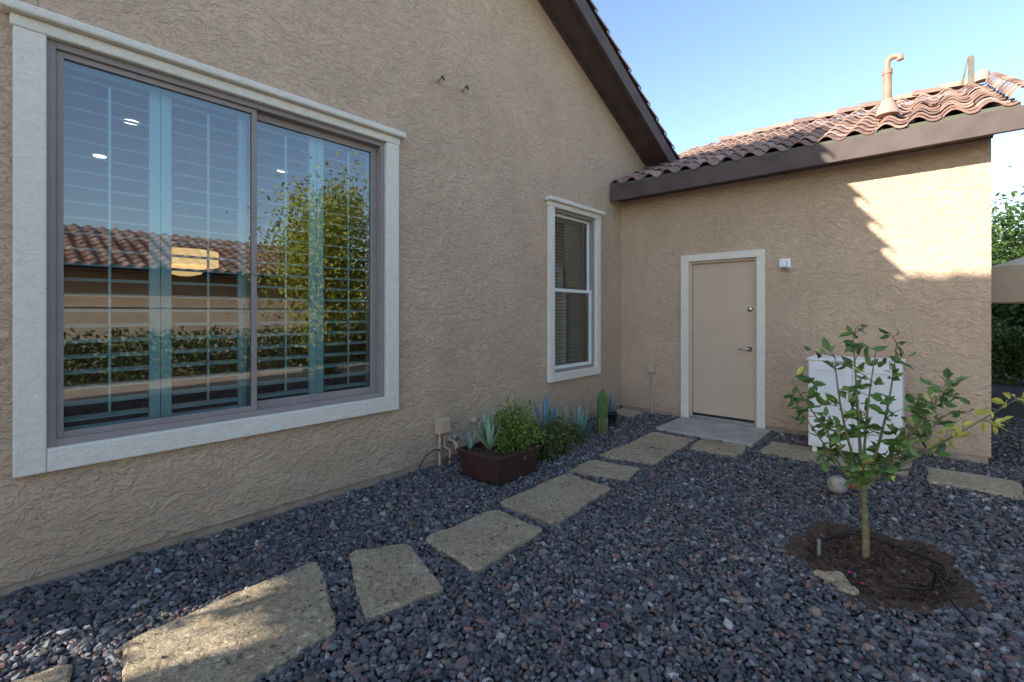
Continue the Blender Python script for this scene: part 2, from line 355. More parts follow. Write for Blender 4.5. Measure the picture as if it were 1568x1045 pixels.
for k,z in enumerate((.3,1.08,1.86)): box('door_hinge_%d'%k,DX0+.026,DX0+.04,.022,.036,z,z+.09,M['chrome'],H)
L=empty('motion_light',(2.13,0,2.0))
box('back_plate',2.07,2.19,-.02,-.001,1.94,2.06,M['white'],L,.006); box('lamp_body',2.085,2.16,-.11,-.02,1.95,2.035,M['white'],L,.015); lathe('sensor',[(.012,1.925),(.026,1.935),(.026,1.955)],(2.165,-.07,0),M['metal'],L,16)
O=empty('electrical_box',(0,-3.43,.4))
box('cover',.001,.085,-3.50,-3.37,.31,.46,M['pvc'],O,.012); box('hinge_lid',.085,.10,-3.49,-3.38,.325,.45,M['pvc'],O,.008)
tube('conduit',[(.035,-3.46,.31),(.035,-3.46,.0)],.014,M['pvc'],O); tube('conduit_b',[(.03,-3.40,.31),(.03,-3.40,.18),(.06,-3.36,.15),(.06,-3.36,0)],.011,M['pvc'],O)
box('strap',.001,.05,-3.49,-3.43,.15,.17,M['metal'],O)
B=empty('hose_bib',(0,-3.33,.25))
tube('pipe',[(.001,-3.31,.22),(.07,-3.31,.22),(.10,-3.31,.19),(.10,-3.31,.15)],.016,M['pvc'],B); lathe('handle',[(.03,.085),(.034,.092),(.03,.10)],(0,-3.31,.26),M['metal'],B,12,'x'); lathe('flange',[(.035,.001),(.03,.012)],(0,-3.31,.22),M['metal'],B,14,'x')
cb=empty('drip_cable',(0,-3.6,0))
tube('cable_a',[(.05,-3.47,.17),(.07,-3.55,.19),(.09,-3.66,.16),(.10,-3.74,.09),(.12,-3.73,.03),(.16,-3.66,.02)],.005,M['black'],cb)
tube('cable_b',[(.05,-3.43,.05),(.12,-3.25,.10),(.2,-3.1,.16),(.35,-3.02,.26)],.005,M['black'],cb)
O2=empty('outlet_box',(.475,0,.64))
box('cover',.43,.53,-.06,-.001,.59,.70,M['pvc'],O2,.01); tube('conduit',[(.49,-.025,.59),(.49,-.025,0)],.012,M['pvc'],O2); tube('conduit_b',[(.455,-.02,.59),(.455,-.02,.52),(.475,-.025,.5)],.008,M['metal'],O2)
for (yy,zz) in((-3.46,3.58),(-3.16,3.597)):
    e=empty('wall_anchor',(0,yy,zz)); lathe('flange',[(.035,.001),(.03,.015),(.014,.02),(.014,.06)],(0,yy,zz),M['pvc'],e,14,'x'); tube('hook',[(.055,yy,zz),(.085,yy,zz+.005),(.095,yy,zz-.03)],.011,M['flue'],e)
e=empty('wall_spot',(0,-3.02,.42)); lathe('body',[(.02,.001),(.03,.03),(.024,.06)],(0,-3.02,.36),M['pvc'],e,12,'x')
e=empty('roof_vent_pipe',(3.04,.5,3.6))
lathe('flashing',[(.11,-.06),(.10,.0),(.065,.08),(.05,.12)],(3.04,.5,3.70),M['flash'],e,20)
tube('pipe',[(3.04,.5,3.6),(3.04,.5,4.12)],.040,M['copper'],e,5); tube('collar',[(3.04,.5,4.10),(3.04,.5,4.15)],.047,M['copper'],e,5)
tube('gooseneck',[(3.04,.5,4.15),(3.04,.5,4.23),(3.052,.5,4.262),(3.08,.5,4.28),(3.12,.5,4.28),(3.15,.49,4.262),(3.155,.49,4.22)],[.028,.028,.030,.030,.028,.028,.032],M['copper'],e,5)
e=empty('roof_flue',(3.8,2.5,4.5)); box('post',3.77,3.83,2.47,2.53,4.3,4.84,M['flue'],e,.004); prism('bracket',[(3.70,4.5),(3.73,4.5),(3.77,4.80),(3.765,4.83)],'y',2.49,2.51,M['flue'],e)
lathe('cap',[(.07,4.46),(.075,4.56),(.03,4.60)],(3.90,2.45,-.0),M['flash'],e,16)

# ------------------------------------------------------------ utility cabinet
K=empty('utility_cabinet',(2.87,-.5,0))
x0,x1,yf,yb,zt=2.49,3.22,-.76,-.36,.98
box('body',x0,x1,yf,yb,.10,zt-.03,M['white'],K,.006); box('top',x0-.012,x1+.012,yf-.015,yb+.01,zt-.03,zt,M['white'],K,.008)
xm=(x0+x1)/2
for i,(a,b_) in enumerate([(x0+.012,xm-.004),(xm+.004,x1-.012)]):
    for n,p,q,r_,s_ in [('l',a,a+.06,.13,zt-.05),('r',b_-.06,b_,.13,zt-.05)]: box('door_%d_stile_%s'%(i,n),p,q,yf-.018,yf-.001,r_,s_,M['white'],K,.003)
    box('door_%d_rail_t'%i,a+.06,b_-.06,yf-.018,yf-.001,zt-.12,zt-.05,M['white'],K,.003); box('door_%d_rail_b'%i,a+.06,b_-.06,yf-.018,yf-.001,.13,.20,M['white'],K,.003)
    box('door_%d_panel'%i,a+.06,b_-.06,yf-.008,yf-.001,.20,zt-.12,M['white'],K)
    box('door_%d_handle'%i,(xm-.03 if i==0 else xm+.02),(xm-.02 if i==0 else xm+.03),yf-.04,yf-.018,.58,.70,M['chrome'],K,.003)
for i,(a,b_) in enumerate([(x0+.03,yf+.03),(x1-.07,yf+.03),(x0+.03,yb-.07),(x1-.07,yb-.07)]): box('foot_%d'%i,a,a+.04,b_,b_+.04,.04,.10,M['white'],K)
tube('hose',[(x1+.01,-.45,.25),(x1+.09,-.42,.30),(x1+.13,-.35,.2),(x1+.16,-.22,.12),(x1+.2,-.1,.04)],.01,M['black'],K)

# ------------------------------------------------------------ ground, pads
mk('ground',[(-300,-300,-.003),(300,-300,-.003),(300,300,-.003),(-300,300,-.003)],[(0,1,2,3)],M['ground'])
mk('desert_yard',[(6.4,-40,.004),(60,-40,.004),(60,60,.004),(6.4,60,.004)],[(0,1,2,3)],M['desert'])
pads=[
 [(.86,-6.02),(.80,-6.72),(1.48,-6.70),(1.50,-6.12)],
 [(.835,-5.009),(.873,-5.86),(1.53,-5.98),(1.481,-5.22)],
 [(.884,-4.841),(1.504,-5.119),(1.588,-4.711),(1.063,-4.558)],
 [(1.075,-4.45),(1.585,-4.509),(1.558,-3.858),(1.107,-3.848)],
 [(1.047,-3.751),(1.561,-3.756),(1.517,-2.924),(1.053,-2.894)],
 [(1.009,-2.821),(1.514,-2.694),(1.465,-2.324),(1.001,-2.412)],
 [(.972,-2.249),(1.50,-2.147),(1.485,-1.63),(.985,-1.70)],
 [(.985,-1.66),(1.485,-1.59),(1.457,-1.029),(.968,-1.01)],
 [(1.557,-1.435),(1.996,-1.364),(1.978,-.93),(1.504,-1.02)],
 [(2.12,-1.06),(2.66,-1.06),(2.66,-.56),(2.12,-.56)],
 [(2.70,-1.05),(3.27,-1.03),(3.27,-.33),(2.70,-.34)],
 [(3.39,-1.056),(3.95,-1.06),(3.95,-.57),(3.385,-.57)],
 [(4.0,-1.06),(4.6,-1.06),(4.6,-.56),(4.0,-.57)],
 [(.02,-.42),(.40,-.42),(.40,-.05),(.02,-.05)],
]
def pad(name,poly,z0,z1,mat,jit=.010):
    pts=[]
    n=len(poly)
    for i in range(n):
        a=Vector(poly[i]);b_=Vector(poly[(i+1)%n]); L=(b_-a).length; k=max(3,int(L/.035)); nrm=Vector((-(b_-a).y,(b_-a).x)).normalized()
        for j in range(k):
            t=j/k; p=a.lerp(b_,t)+nrm*(random.uniform(-jit,jit)*.7+jit*.7*math.sin(t*7+i*2+a.x*9))
            if j==0: p=p.lerp(sum((Vector(q) for q in poly),Vector((0,0)))/n,.04)
            pts.append(p)
    ar=sum(pts[i].x*pts[(i+1)%len(pts)].y-pts[(i+1)%len(pts)].x*pts[i].y for i in range(len(pts)))
    if ar<0: pts.reverse()
    c=sum(pts,Vector((0,0)))/len(pts); m=len(pts)
    V=[(p.x,p.y,z0) for p in pts]+[(p.x,p.y,z1-.006) for p in pts]
    ins=[p+(c-p).normalized()*.010 for p in pts]; V+=[(p.x,p.y,z1) for p in ins]
    F=[(i,(i+1)%m,(i+1)%m+m,i+m) for i in range(m)]+[(i+m,(i+1)%m+m,(i+1)%m+2*m,i+2*m) for i in range(m)]+[tuple(range(2*m,3*m))]
    return mk(name,V,F,mat)
for i,p in enumerate(pads): pad('stepping_stone',p,-.02,.036+random.uniform(-.003,.004),M['pad'])
landing=[(.92,-.88),(2.0,-.90),(2.0,-.045),(.92,-.045)]
pad('concrete_landing',landing,-.02,.045,M['concrete'],.002)
def inconvex(px,py,poly,mrg=0.0):
    pl=np.array(poly); x,y=pl[:,0],pl[:,1]; ar=np.sum(x*np.roll(y,-1)-np.roll(x,-1)*y)
    if ar<0: pl=pl[::-1]
    ok=np.ones(len(px),bool)
    for i in range(len(pl)):
        a=pl[i];b_=pl[(i+1)%len(pl)]; d=b_-a; L=np.hypot(*d); s=(d[0]*(py-a[1])-d[1]*(px-a[0]))/L; ok&=(s>-mrg)
    return ok
def ico():
    t=(1+5**.5)/2
    v=np.array([(-1,t,0),(1,t,0),(-1,-t,0),(1,-t,0),(0,-1,t),(0,1,t),(0,-1,-t),(0,1,-t),(t,0,-1),(t,0,1),(-t,0,-1),(-t,0,1)])/math.hypot(1,t)
    f=np.array([(0,11,5),(0,5,1),(0,1,7),(0,7,10),(0,10,11),(1,5,9),(5,11,4),(11,10,2),(10,7,6),(7,1,8),(3,9,4),(3,4,2),(3,2,6),(3,6,8),(3,8,9),(4,9,5),(2,4,11),(6,2,10),(8,6,7),(9,8,1)])
    return v,f
IV,IF=ico()
def stones(name,px,py,pz,size,mat,cols,flat=.62,parent=None,elong=1.0):
    n=len(px)
    sc=np.stack([size*rng.uniform(.85,1.45,n)*elong,size*rng.uniform(.65,1.05,n),size*rng.uniform(.45,.85,n)*flat/.62],1)
    V=IV[None]*(1+rng.uniform(-.28,.22,(n,12,1)))+rng.uniform(-.1,.1,(n,12,3))
    V=V*sc[:,None,:]
    a=rng.uniform(0,2*np.pi,n); b_=rng.normal(0,.45,n); c=rng.normal(0,.45,n)
    def rot(V,ax,an):
        i,j=[(1,2),(2,0),(0,1)][ax]; ca,sa=np.cos(an)[:,None],np.sin(an)[:,None]; W=V.copy(); W[:,:,i]=V[:,:,i]*ca-V[:,:,j]*sa; W[:,:,j]=V[:,:,i]*sa+V[:,:,j]*ca; return W
    V=rot(V,0,b_);V=rot(V,1,c);V=rot(V,2,a)
    V+=np.stack([px,py,pz],1)[:,None,:]
    F=(IF[None]+(np.arange(n)*12)[:,None,None]).reshape(-1,3)
    return mktri(name,V.reshape(-1,3),F,mat,parent,np.repeat(cols,12,0))
def gcol(n):
    pal=np.array([(.135,.134,.142),(.098,.099,.107),(.18,.178,.185),(.065,.066,.073),(.24,.238,.24),(.25,.145,.125),(.17,.115,.105),(.40,.385,.37),(.29,.22,.17)])
    pr=np.array([.25,.22,.16,.12,.08,.07,.07,.025,.03]); pr/=pr.sum()
    return pal[rng.choice(len(pal),n,p=pr)]*rng.uniform(.8,1.2,(n,1))
PX0,PX1,PY0,PY1=.33,.80,-3.50,-2.94
planter_fp=[(PX0-.0,PY0),(PX1,PY0),(PX1,PY1),(PX0,PY1)]
TX,TY=3.135,-2.86
MC=(3.18,-2.92)
def region(x0,x1,y0,y1,dens):
    n=int((x1-x0)*(y1-y0)*dens); gx=int(math.sqrt(n*(x1-x0)/(y1-y0))); gy=int(n/gx)
    X,Y=np.meshgrid(np.arange(gx),np.arange(gy)); px=x0+(X.ravel()+rng.uniform(0,1,gx*gy))*(x1-x0)/gx; py=y0+(Y.ravel()+rng.uniform(0,1,gx*gy))*(y1-y0)/gy
    return px,py
A=[region(-.0,4.9,-6.9,-2.2,2500),region(0,4.9,-2.2,0,1700),region(4.9,6.5,-6.9,0,800),region(0.0,6.5,-9,-6.9,700),region(3.85,6.5,0,3,600)]
px=np.concatenate([a[0] for a in A]);py=np.concatenate([a[1] for a in A])
keep=np.ones(len(px),bool)
for p in pads+[landing]: keep&=~inconvex(px,py,p,-.006)
keep&=~inconvex(px,py,planter_fp,0)
md=np.hypot((px-MC[0])/.40,(py-MC[1])/.47)*(1+.08*np.sin(5*np.arctan2(py-MC[1],px-MC[0])))
keep&=(md>1)|(rng.uniform(0,1,len(px))<.03)
px=px[keep];py=py[keep];md=md[keep];n=len(px)
size=np.clip(rng.lognormal(math.log(.0145),.28,n),.008,.030)
pz=rng.uniform(.0,.020,n)+.006*np.sin(px*3.1+py*1.7)+.012*np.exp(-((md-1.1)/.12)**2)
stones('gravel',px,py,pz,size,M['gravelstone'],gcol(n))
qx=rng.uniform(.8,2,110);qy=rng.uniform(-6.5,-.9,110)
stones('loose_pebbles',qx,qy,np.full(110,.042),np.full(110,.008),M['gravelstone'],gcol(110))
nr,na=10,40;V=[(MC[0],MC[1],.0)];F=[]
for r in range(1,nr+1):
    for a in range(na):
        t=2*math.pi*a/na; rr=r/nr*1.08*(1-.05*math.sin(5*t)); V.append((MC[0]+.42*rr*math.cos(t),MC[1]+.49*rr*math.sin(t),.008+random.uniform(-.006,.01)+(.012 if r>=nr-2 else 0)))
for a in range(na): F.append((0,1+a,1+(a+1)%na))
for r in range(nr-1):
    for a in range(na): F.append((1+r*na+a,1+(r+1)*na+a,1+(r+1)*na+(a+1)%na,1+r*na+(a+1)%na))
mb=empty('mulch_bed',(MC[0],MC[1],0)); mk('soil',V,F,M['soil'],mb,True)
n=1500; rr=np.sqrt(rng.uniform(0,1,n))*1.0;tt=rng.uniform(0,2*np.pi,n)
cc=np.array([(.06,.036,.025)])*rng.uniform(.4,1.8,(n,1))
stones('chips',MC[0]+.41*rr*np.cos(tt),MC[1]+.48*rr*np.sin(tt),rng.uniform(.008,.022,n),rng.uniform(.004,.009,n),M['mulch'],cc,.4,mb,2.0)
def rock(name,loc,s,c):
    import bmesh
    bm=bmesh.new(); bmesh.ops.create_icosphere(bm,subdivisions=3,radius=1)
    for v_ in bm.verts:
        d=v_.co.normalized(); k=1+.18*math.sin(d.x*5+s[0]*90)+.12*math.sin(d.y*7+2)+random.uniform(-.03,.03); v_.co=Vector((d.x*k*s[0],d.y*k*s[1],max(-.3,min(.75,d.z))*s[2]*k))+Vector(loc)
    me=bpy.data.meshes.new(name); bm.to_mesh(me); bm.free(); me.materials.append(c); return link(bpy.data.objects.new(name,me),None)
rock('flat_rock',(3.04,-3.30,.03),(.075,.05,.035),M['pad']); rock('flat_rock',(3.10,-3.37,.03),(.05,.035,.025),M['pad'])
lathe('stone_ball',[(.0705*math.sin(a),.07-.07*math.cos(a)+.015) for a in np.linspace(.05,3.09,14)],(2.87,-1.84,0),M['rockball'],None,24)
rock('red_rock',(2.93,-1.60,.03),(.06,.05,.05),simple('red_rock_mat',(.30,.12,.07),(.2,.08,.05),.9,15))
pm=simple('petal',(.50,.03,.18),(.40,.02,.14),.6)
V=[];F=[]
for (a,b_) in [(3.10,-3.22),(3.16,-3.30),(2.35,-4.45),(1.62,-3.3),(2.9,-2.2),(2.1,-3.9),(3.35,-2.1),(2.6,-4.9)]:
    q=len(V); s=.014; V+=[(a-s,b_,.050),(a,b_-s*.7,.055),(a+s,b_,.050),(a,b_+s*.7,.057)]; F.append((q,q+1,q+2,q+3))
mk('fallen_petals',V,F,pm)
D=empty('drip_irrigation',(3.0,-3.0,0))
ring=[(MC[0]+.30*math.cos(t)+.02*math.sin(3*t),MC[1]+.30*math.sin(t),.035+.008*math.sin(4*t)) for t in np.linspace(-1.2,2.9,24)]
tube('ring',ring,.006,M['black'],D); tube('stake',[(2.93,-3.02,.0),(2.93,-3.02,.10)],.011,M['metal'],D); tube('stake_b',[(3.42,-3.05,.0),(3.44,-3.1,.13)],.007,M['black'],D)
tube('feed',[(3.5,-2.95,.03),(3.44,-3.1,.12),(3.50,-3.22,.05),(3.56,-3.3,.02)],.005,M['black'],D)

# ------------------------------------------------------------ plants
def leaves(name,P,Dr,size,wr,cols,mat,parent=None,fold=.25):
    P=np.asarray(P);n=len(P);Dr=Dr/np.linalg.norm(Dr,axis=1,keepdims=True)
    r=rng.normal(0,1,(n,3)); sd=np.cross(Dr,r); sd/=np.linalg.norm(sd,axis=1,keepdims=True); nm=np.cross(sd,Dr)
    s=size[:,None]
    a=P;tip=P+Dr*s; l1=P+Dr*s*.3+sd*s*wr*.8+nm*s*fold*.3; l2=P+Dr*s*.68+sd*s*wr*.75+nm*s*fold*.25; r1=P+Dr*s*.3-sd*s*wr*.8+nm*s*fold*.3; r2=P+Dr*s*.68-sd*s*wr*.75+nm*s*fold*.25
    mid1=P+Dr*s*.3; mid2=P+Dr*s*.68
    tip=tip-nm*s*.12
    V=np.stack([a,l1,l2,tip,r2,r1,mid1,mid2],1).reshape(-1,3)
    T_=np.array([(0,6,1),(1,6,7),(1,7,2),(2,7,3),(0,5,6),(5,7,6),(5,4,7),(4,3,7)])
    F=(T_[None]+(np.arange(n)*8)[:,None,None]).reshape(-1,3)
    return mktri(name,V,F,mat,parent,np.repeat(cols,8,0))
def rosette(name,loc,n,L,w,col,elev=(20,85),parent=None,curve=.25):
    V=[];F=[];CC=[]
    for i in range(n):
        t=i/n; az=i*2.39996+random.uniform(-.2,.2); el=math.radians(elev[1]+(elev[0]-elev[1])*t+random.uniform(-6,6)); l=L*random.uniform(.8,1.1)
        d=Vector((math.cos(az)*math.cos(el),math.sin(az)*math.cos(el),math.sin(el))); sd=Vector((-math.sin(az),math.cos(az),0)); up=sd.cross(d)*-1
        if up.z<0: up=-up
        q=len(V); k=random.uniform(.8,1.2)
        for j in range(7):
            f=j/6; c=Vector(loc)+d*l*f+up*(curve*l*(f*f)); ww=w*(1-f)**.7*(.75+.6*math.sin(f*2.2)) if f<1 else .001
            V+=[c-sd*ww+up*ww*.45,c,c+sd*ww+up*ww*.45]; cc=[x*k*(.75+.35*f) for x in col]; CC+=[cc]*3
        for j in range(6):
            a=q+j*3; F+=[(a,a+1,a+4,a+3),(a+1,a+2,a+5,a+4)]
    return mk(name,V,F,M['succ'],parent,True,np.array(CC))
def bush(name,loc,rad,n,size,col,parent=None,stems=14):
    E=parent or empty(name,loc); loc=np.array(loc,float); rad=np.array(rad,float)
    cl=[]
    for i in range(stems):
        d=rng.normal(0,1,3); d[2]=abs(d[2]); d/=np.linalg.norm(d); q=loc+np.array([0,0,rad[2]*.1])+d*rad*rng.uniform(.45,.95)*np.array([1,1,1.0]); cl.append(q)
        tube('stem_%d'%i,[tuple(loc),tuple(loc*.5+q*.5+np.array([0,0,.02])),tuple(q)],[.006,.005,.003],M['greenbark'],E,1)
    cl=np.array(cl); k=rng.integers(0,len(cl),n); t=rng.uniform(.35,1.05,n)[:,None]
    P=loc+(cl[k]-loc)*t+rng.normal(0,1,(n,3))*rad*.17; P[:,2]=np.maximum(P[:,2],.02)
    Dr=(P-loc)/rad+rng.normal(0,.7,(n,3)); cols=np.array(col)*rng.uniform(.55,1.35,(n,1))*(0.8+.3*rng.uniform(0,1,(n,3))*np.array([1,.4,.6]))
    leaves('foliage',P,Dr,size*rng.uniform(.7,1.2,n),.3,cols,M['leaf'],E); return E
PL=empty('garden_planter',((PX0+PX1)/2,(PY0+PY1)/2,0))
fl=.03;zt=.245
def ring4(x0,x1,y0,y1,z): return [(x0,y0,z),(x1,y0,z),(x1,y1,z),(x0,y1,z)]
V=ring4(PX0+fl,PX1-fl,PY0+fl,PY1-fl,.0)+ring4(PX0,PX1,PY0,PY1,zt-.03)+ring4(PX0-.012,PX1+.012,PY0-.012,PY1+.012,zt-.03)+ring4(PX0-.012,PX1+.012,PY0-.012,PY1+.012,zt)+ring4(PX0+.018,PX1-.018,PY0+.018,PY1-.018,zt)+ring4(PX0+.02,PX1-.02,PY0+.02,PY1-.02,.1)
F=[(0,3,2,1)]
for r in range(5):
    for i in range(4): F.append((r*4+i,r*4+(i+1)%4,(r+1)*4+(i+1)%4,(r+1)*4+i))
ob=mk('tub',V,F,M['pot'],PL); md_=ob.modifiers.new('b','BEVEL'); md_.width=.005; md_.segments=2
g=14;V=[];F=[]
for i in range(g):
    for j in range(g): V.append((PX0+.02+(PX1-PX0-.04)*i/(g-1),PY0+.02+(PY1-PY0-.04)*j/(g-1),.215+random.uniform(-.008,.012)))
for i in range(g-1):
    for j in range(g-1): F.append((i*g+j,(i+1)*g+j,(i+1)*g+j+1,i*g+j+1))
mk('soil',V,F,M['soil'],PL,True)
rosette('agave_plant',(.52,-3.30,.22),26,.31,.023,(.30,.42,.29),(35,88))
rosette('agave_plant',(.40,-3.42,.22),10,.17,.013,(.30,.40,.35),(30,85))
bush('jade_bush',(.58,-3.07,.22),(.27,.28,.36),3600,.034,(.19,.32,.055),stems=34)
rosette('yucca_plant',(.62,-3.22,.22),12,.15,.010,(.26,.36,.12),(30,80))
bush('shrub',(.64,-2.62,.02),(.19,.20,.30),1300,.042,(.15,.22,.07),stems=16)
bush('shrub',(.60,-2.40,.02),(.16,.17,.34),1000,.045,(.18,.23,.07),stems=14)
rosette('blue_agave_plant',(.33,-2.25,.10),22,.42,.026,(.19,.33,.40),(40,88))
rosette('aloe_plant',(.46,-1.80,.03),22,.36,.026,(.22,.36,.30),(25,80))
rosette('aloe_plant',(.40,-2.02,.03),14,.34,.022,(.26,.36,.26),(25,80))
bush('shrub',(.5,-1.98,.02),(.14,.15,.20),450,.04,(.16,.23,.06),stems=10)
def cactus(name,loc,h,r):
    V=[];F=[];n=40;rows=18
    for j in range(rows+1):
        f=j/rows; rr=r*(math.sin(min(1,(1-f)*5)*math.pi/2))*(.85+.15*math.sin(f*2.6)); rr=max(rr,.004)
        for i in range(n):
            a=2*math.pi*i/n; k=1-.17*(.5+.5*math.cos(10*a)); V.append((loc[0]+rr*k*math.cos(a)+.02*f*f,loc[1]+rr*k*math.sin(a),loc[2]+h*f))
    for j in range(rows):
        for i in range(n): F.append((j*n+i,j*n+(i+1)%n,(j+1)*n+(i+1)%n,(j+1)*n+i))
    F.append(tuple(rows*n+i for i in range(n)))
    E=empty(name,loc); mk('column',V,F,M['cactus'],E,True)
    P=[];Dd=[]
    for j in range(30):
        for i in range(10):
            a=2*math.pi*(i+.5)/10; f=.04+.9*j/30
            for q in range(3): P.append((loc[0]+r*.97*math.cos(a)+.02*f*f,loc[1]+r*.97*math.sin(a),loc[2]+h*f)); Dd.append((math.cos(a)+random.uniform(-.6,.6),math.sin(a)+random.uniform(-.6,.6),random.uniform(-.4,.8)))
    n=len(P); leaves('spines',np.array(P),np.array(Dd),np.full(n,.018),.05,np.tile([(.5,.42,.25)],(n,1)),M['succ'],E)
cactus('columnar_cactus',(.47,-1.34,.0),.52,.062)
cactus('columnar_cactus',(.53,-1.42,.0),.20,.04)
PP=empty('potted_agave',(.42,-1.06,0))
lathe('pot',[(.065,0),(.085,.16),(.095,.165),(.095,.19),(.08,.19),(.078,.15)],(.42,-1.06,0),M['black'],PP,24)
rosette('leaves',(.42,-1.06,.16),18,.24,.018,(.18,.30,.31),(30,88),PP)

# citrus sapling
CT=empty('citrus_tree',(TX,TY,0))
def bez(p0,p1,bend,n=7):
    p0=Vector(p0);p1=Vector(p1);m_=(p0+p1)/2+Vector(bend); return [tuple((1-t)**2*p0+2*t*(1-t)*m_+t*t*p1) for t in np.linspace(0,1,n)]
forkz=.42
tube('trunk',bez((TX,TY,0),(TX-.015,TY+.01,forkz),(.012,.0,0)),[.021,.019,.018,.017,.016,.0155,.015],M['greenbark'],CT,4)
def off(r,f,z): return (TX+.747*r-.665*f,TY+.665*r+.747*f,z)
F0=(TX-.015,TY+.01,forkz)
limbs=[(off(-.06,.02,1.30),(.0,.0,.05),.011),(off(.10,.05,1.20),(-.02,.0,.05),.009),(off(-.40,.05,1.02),(.05,.02,-.08),.010),(off(-.28,-.15,1.18),(-.05,0,.0),.009),
 (off(.26,.10,1.24),(.05,0,-.02),.010),(off(.36,-.10,1.00),(0,0,-.06),.009),(off(.84,-.02,.92),(.06,.06,.02),.010),(off(-.25,.25,.85),(0,0,-.05),.007),(off(.22,-.25,.88),(0,0,-.05),.007),(off(-.18,-.22,.62),(0,0,-.02),.005),(off(.18,.05,.58),(0,0,-.02),.005),(off(.60,.12,.98),(.03,0,.04),.007)]
tw=[];k=0
for (e_,bd_,r_) in limbs:
    st=F0 if random.random()<.6 else (F0[0],F0[1],F0[2]-.04)
    pts=bez(st,e_,bd_,9); tube('limb_%d'%k,pts,list(np.linspace(r_,.0025,9)),M['greenbark'],CT,2); k+=1
    for j in range(3,9):
        for q in range(2):
            a=Vector(pts[j]); d=Vector((random.gauss(0,1),random.gauss(0,1),random.gauss(.45,.6))).normalized(); ln=random.uniform(.05,.13); b_=a+d*ln
            tube('twig_%d'%len(tw),[tuple(a),tuple(a+d*ln*.5+Vector((0,0,.008))),tuple(b_)],[.003,.002,.0012],M['greenbark'],CT,1); tw.append((a,b_,j/8,k))
P=[];Dd=[];cols=[];sz=[]
for (a,b_,f,kk) in tw:
    nl=random.randint(3,5); sun_tint=(kk==7) and f>.4  # sun on the far-right limb is painted into its yellow leaf colour
    for i in range(nl):
        t=random.uniform(.15,1.05); p=a.lerp(b_,t); d=(b_-a).normalized()*.6+Vector((random.gauss(0,.7),random.gauss(0,.7),random.gauss(0,.45)))
        P.append(tuple(p));Dd.append(tuple(d));sz.append(random.uniform(.045,.088)*(1.05 if sun_tint else 1))
        if sun_tint or random.random()<.03: cols.append(np.array((.62,.60,.13))*random.uniform(.8,1.2))
        else: cols.append(np.array(random.choice([(.10,.20,.045),(.13,.25,.06),(.08,.15,.04),(.18,.30,.08)]))*random.uniform(.8,1.25))
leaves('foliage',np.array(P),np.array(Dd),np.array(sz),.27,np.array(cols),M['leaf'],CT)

def tree(name,loc,h,cr,cz,n,ls,col,clumps=26,tr=.12,wr=.3,sp=(.35,.95)):
    E=empty(name,loc); loc=np.array(loc,float); cen=loc+np.array([0,0,cz]); cr=np.array(cr,float)
    fk=loc+np.array([.05,.05,max(.5,cz-cr[2]*.9)])
    tube('trunk',[tuple(loc),tuple(loc*.5+fk*.5+np.array([.05,0,0])),tuple(fk)],[tr,tr*.8,tr*.7],M['bark'],E,3)
    cl=[]
    for i in range(clumps):
        d=rng.normal(0,1,3); d/=np.linalg.norm(d); q=cen+d*cr*rng.uniform(*sp); cl.append(q)
        if i%2==0:
            md2=fk*.45+q*.55+np.array([0,0,.15*cr[2]]); tube('limb_%d'%i,[tuple(fk),tuple(md2),tuple(q)],[tr*.5,tr*.28,.01],M['bark'],E,2)
    cl=np.array(cl); rad=rng.uniform(.18,.34,clumps); kk=rng.integers(0,clumps,n); tone=rng.uniform(.6,1.3,clumps)
    P=cl[kk]+rng.normal(0,1,(n,3))*cr*rad[kk][:,None]*.75; P[:,2]=np.maximum(P[:,2],.1)
    Dr=rng.normal(0,1,(n,3)); cols=np.array(col)*(tone[kk]*rng.uniform(.7,1.25,n))[:,None]
    leaves('foliage',P,Dr,ls*rng.uniform(.6,1.3,n),wr,cols,M['leaf'],E)
tree('shade_tree',(5.3,9.2,0),5,(1.7,1.6,1.9),2.2,20000,.12,(.06,.11,.025),50,sp=(.15,.95))
tree('shade_tree',(4.4,15,0),6,(1.6,1.6,1.6),2.4,6000,.14,(.07,.12,.03),26)
tree('shade_tree',(8.5,16,0),6,(2.5,2,2.6),3.0,7000,.16,(.07,.12,.035),30)
tree('palo_verde_tree',(8.2,-.2,0),6,(1.9,1.7,2.2),3.0,17000,.10,(.40,.42,.06),50,.14,sp=(.2,.95))
tree('palo_verde_tree',(9.0,3.2,0),6,(2.0,2.0,2.3),3.1,11000,.11,(.36,.39,.06),40,.14)
tree('sun_dapple_tree',(-1.15,-10.6,0),4,(.75,.5,.6),2.45,300,.10,(.09,.12,.05),10,.02)  # unseen tree, added to break up the sun strip on the near ground
def hedge(name,x0,x1,y0,y1,h,n,col):
    P=np.stack([rng.uniform(x0,x1,n),rng.uniform(y0,y1,n),rng.uniform(0,1,n)**.7*h*(1+.15*np.sin(rng.uniform(0,6,n)))],1)
    leaves(name,P,rng.normal(0,1,(n,3)),.09*rng.uniform(.7,1.3,n),.35,np.array(col)*rng.uniform(.5,1.4,(n,1)),M['leaf'])
hedge('hedge',8.6,9.3,-9,4.5,.95,12000,(.08,.13,.03))
hedge('hedge',3.9,8,7.2,8.0,1.0,10000,(.07,.12,.03))
fw=simple('block_wall',(.60,.49,.38),(.52,.42,.33),.9,4,.4,.004,50)
f1=empty('block_fence',(9.6,0,0)); box('wall',9.6,9.75,-20,9,0,1.55,fw,f1); box('coping',9.57,9.78,-20,9,1.55,1.61,fw,f1)
f2=empty('block_fence',(5,17,0)); box('wall',-2,25,17.5,17.7,0,1.8,fw,f2); box('coping',-2,25,17.46,17.74,1.8,1.86,fw,f2)
NH=empty('sun_block_house',(13,-4,0))
box('walls',11.3,18,-12,2.5,0,2.55,M['stucco'],NH)
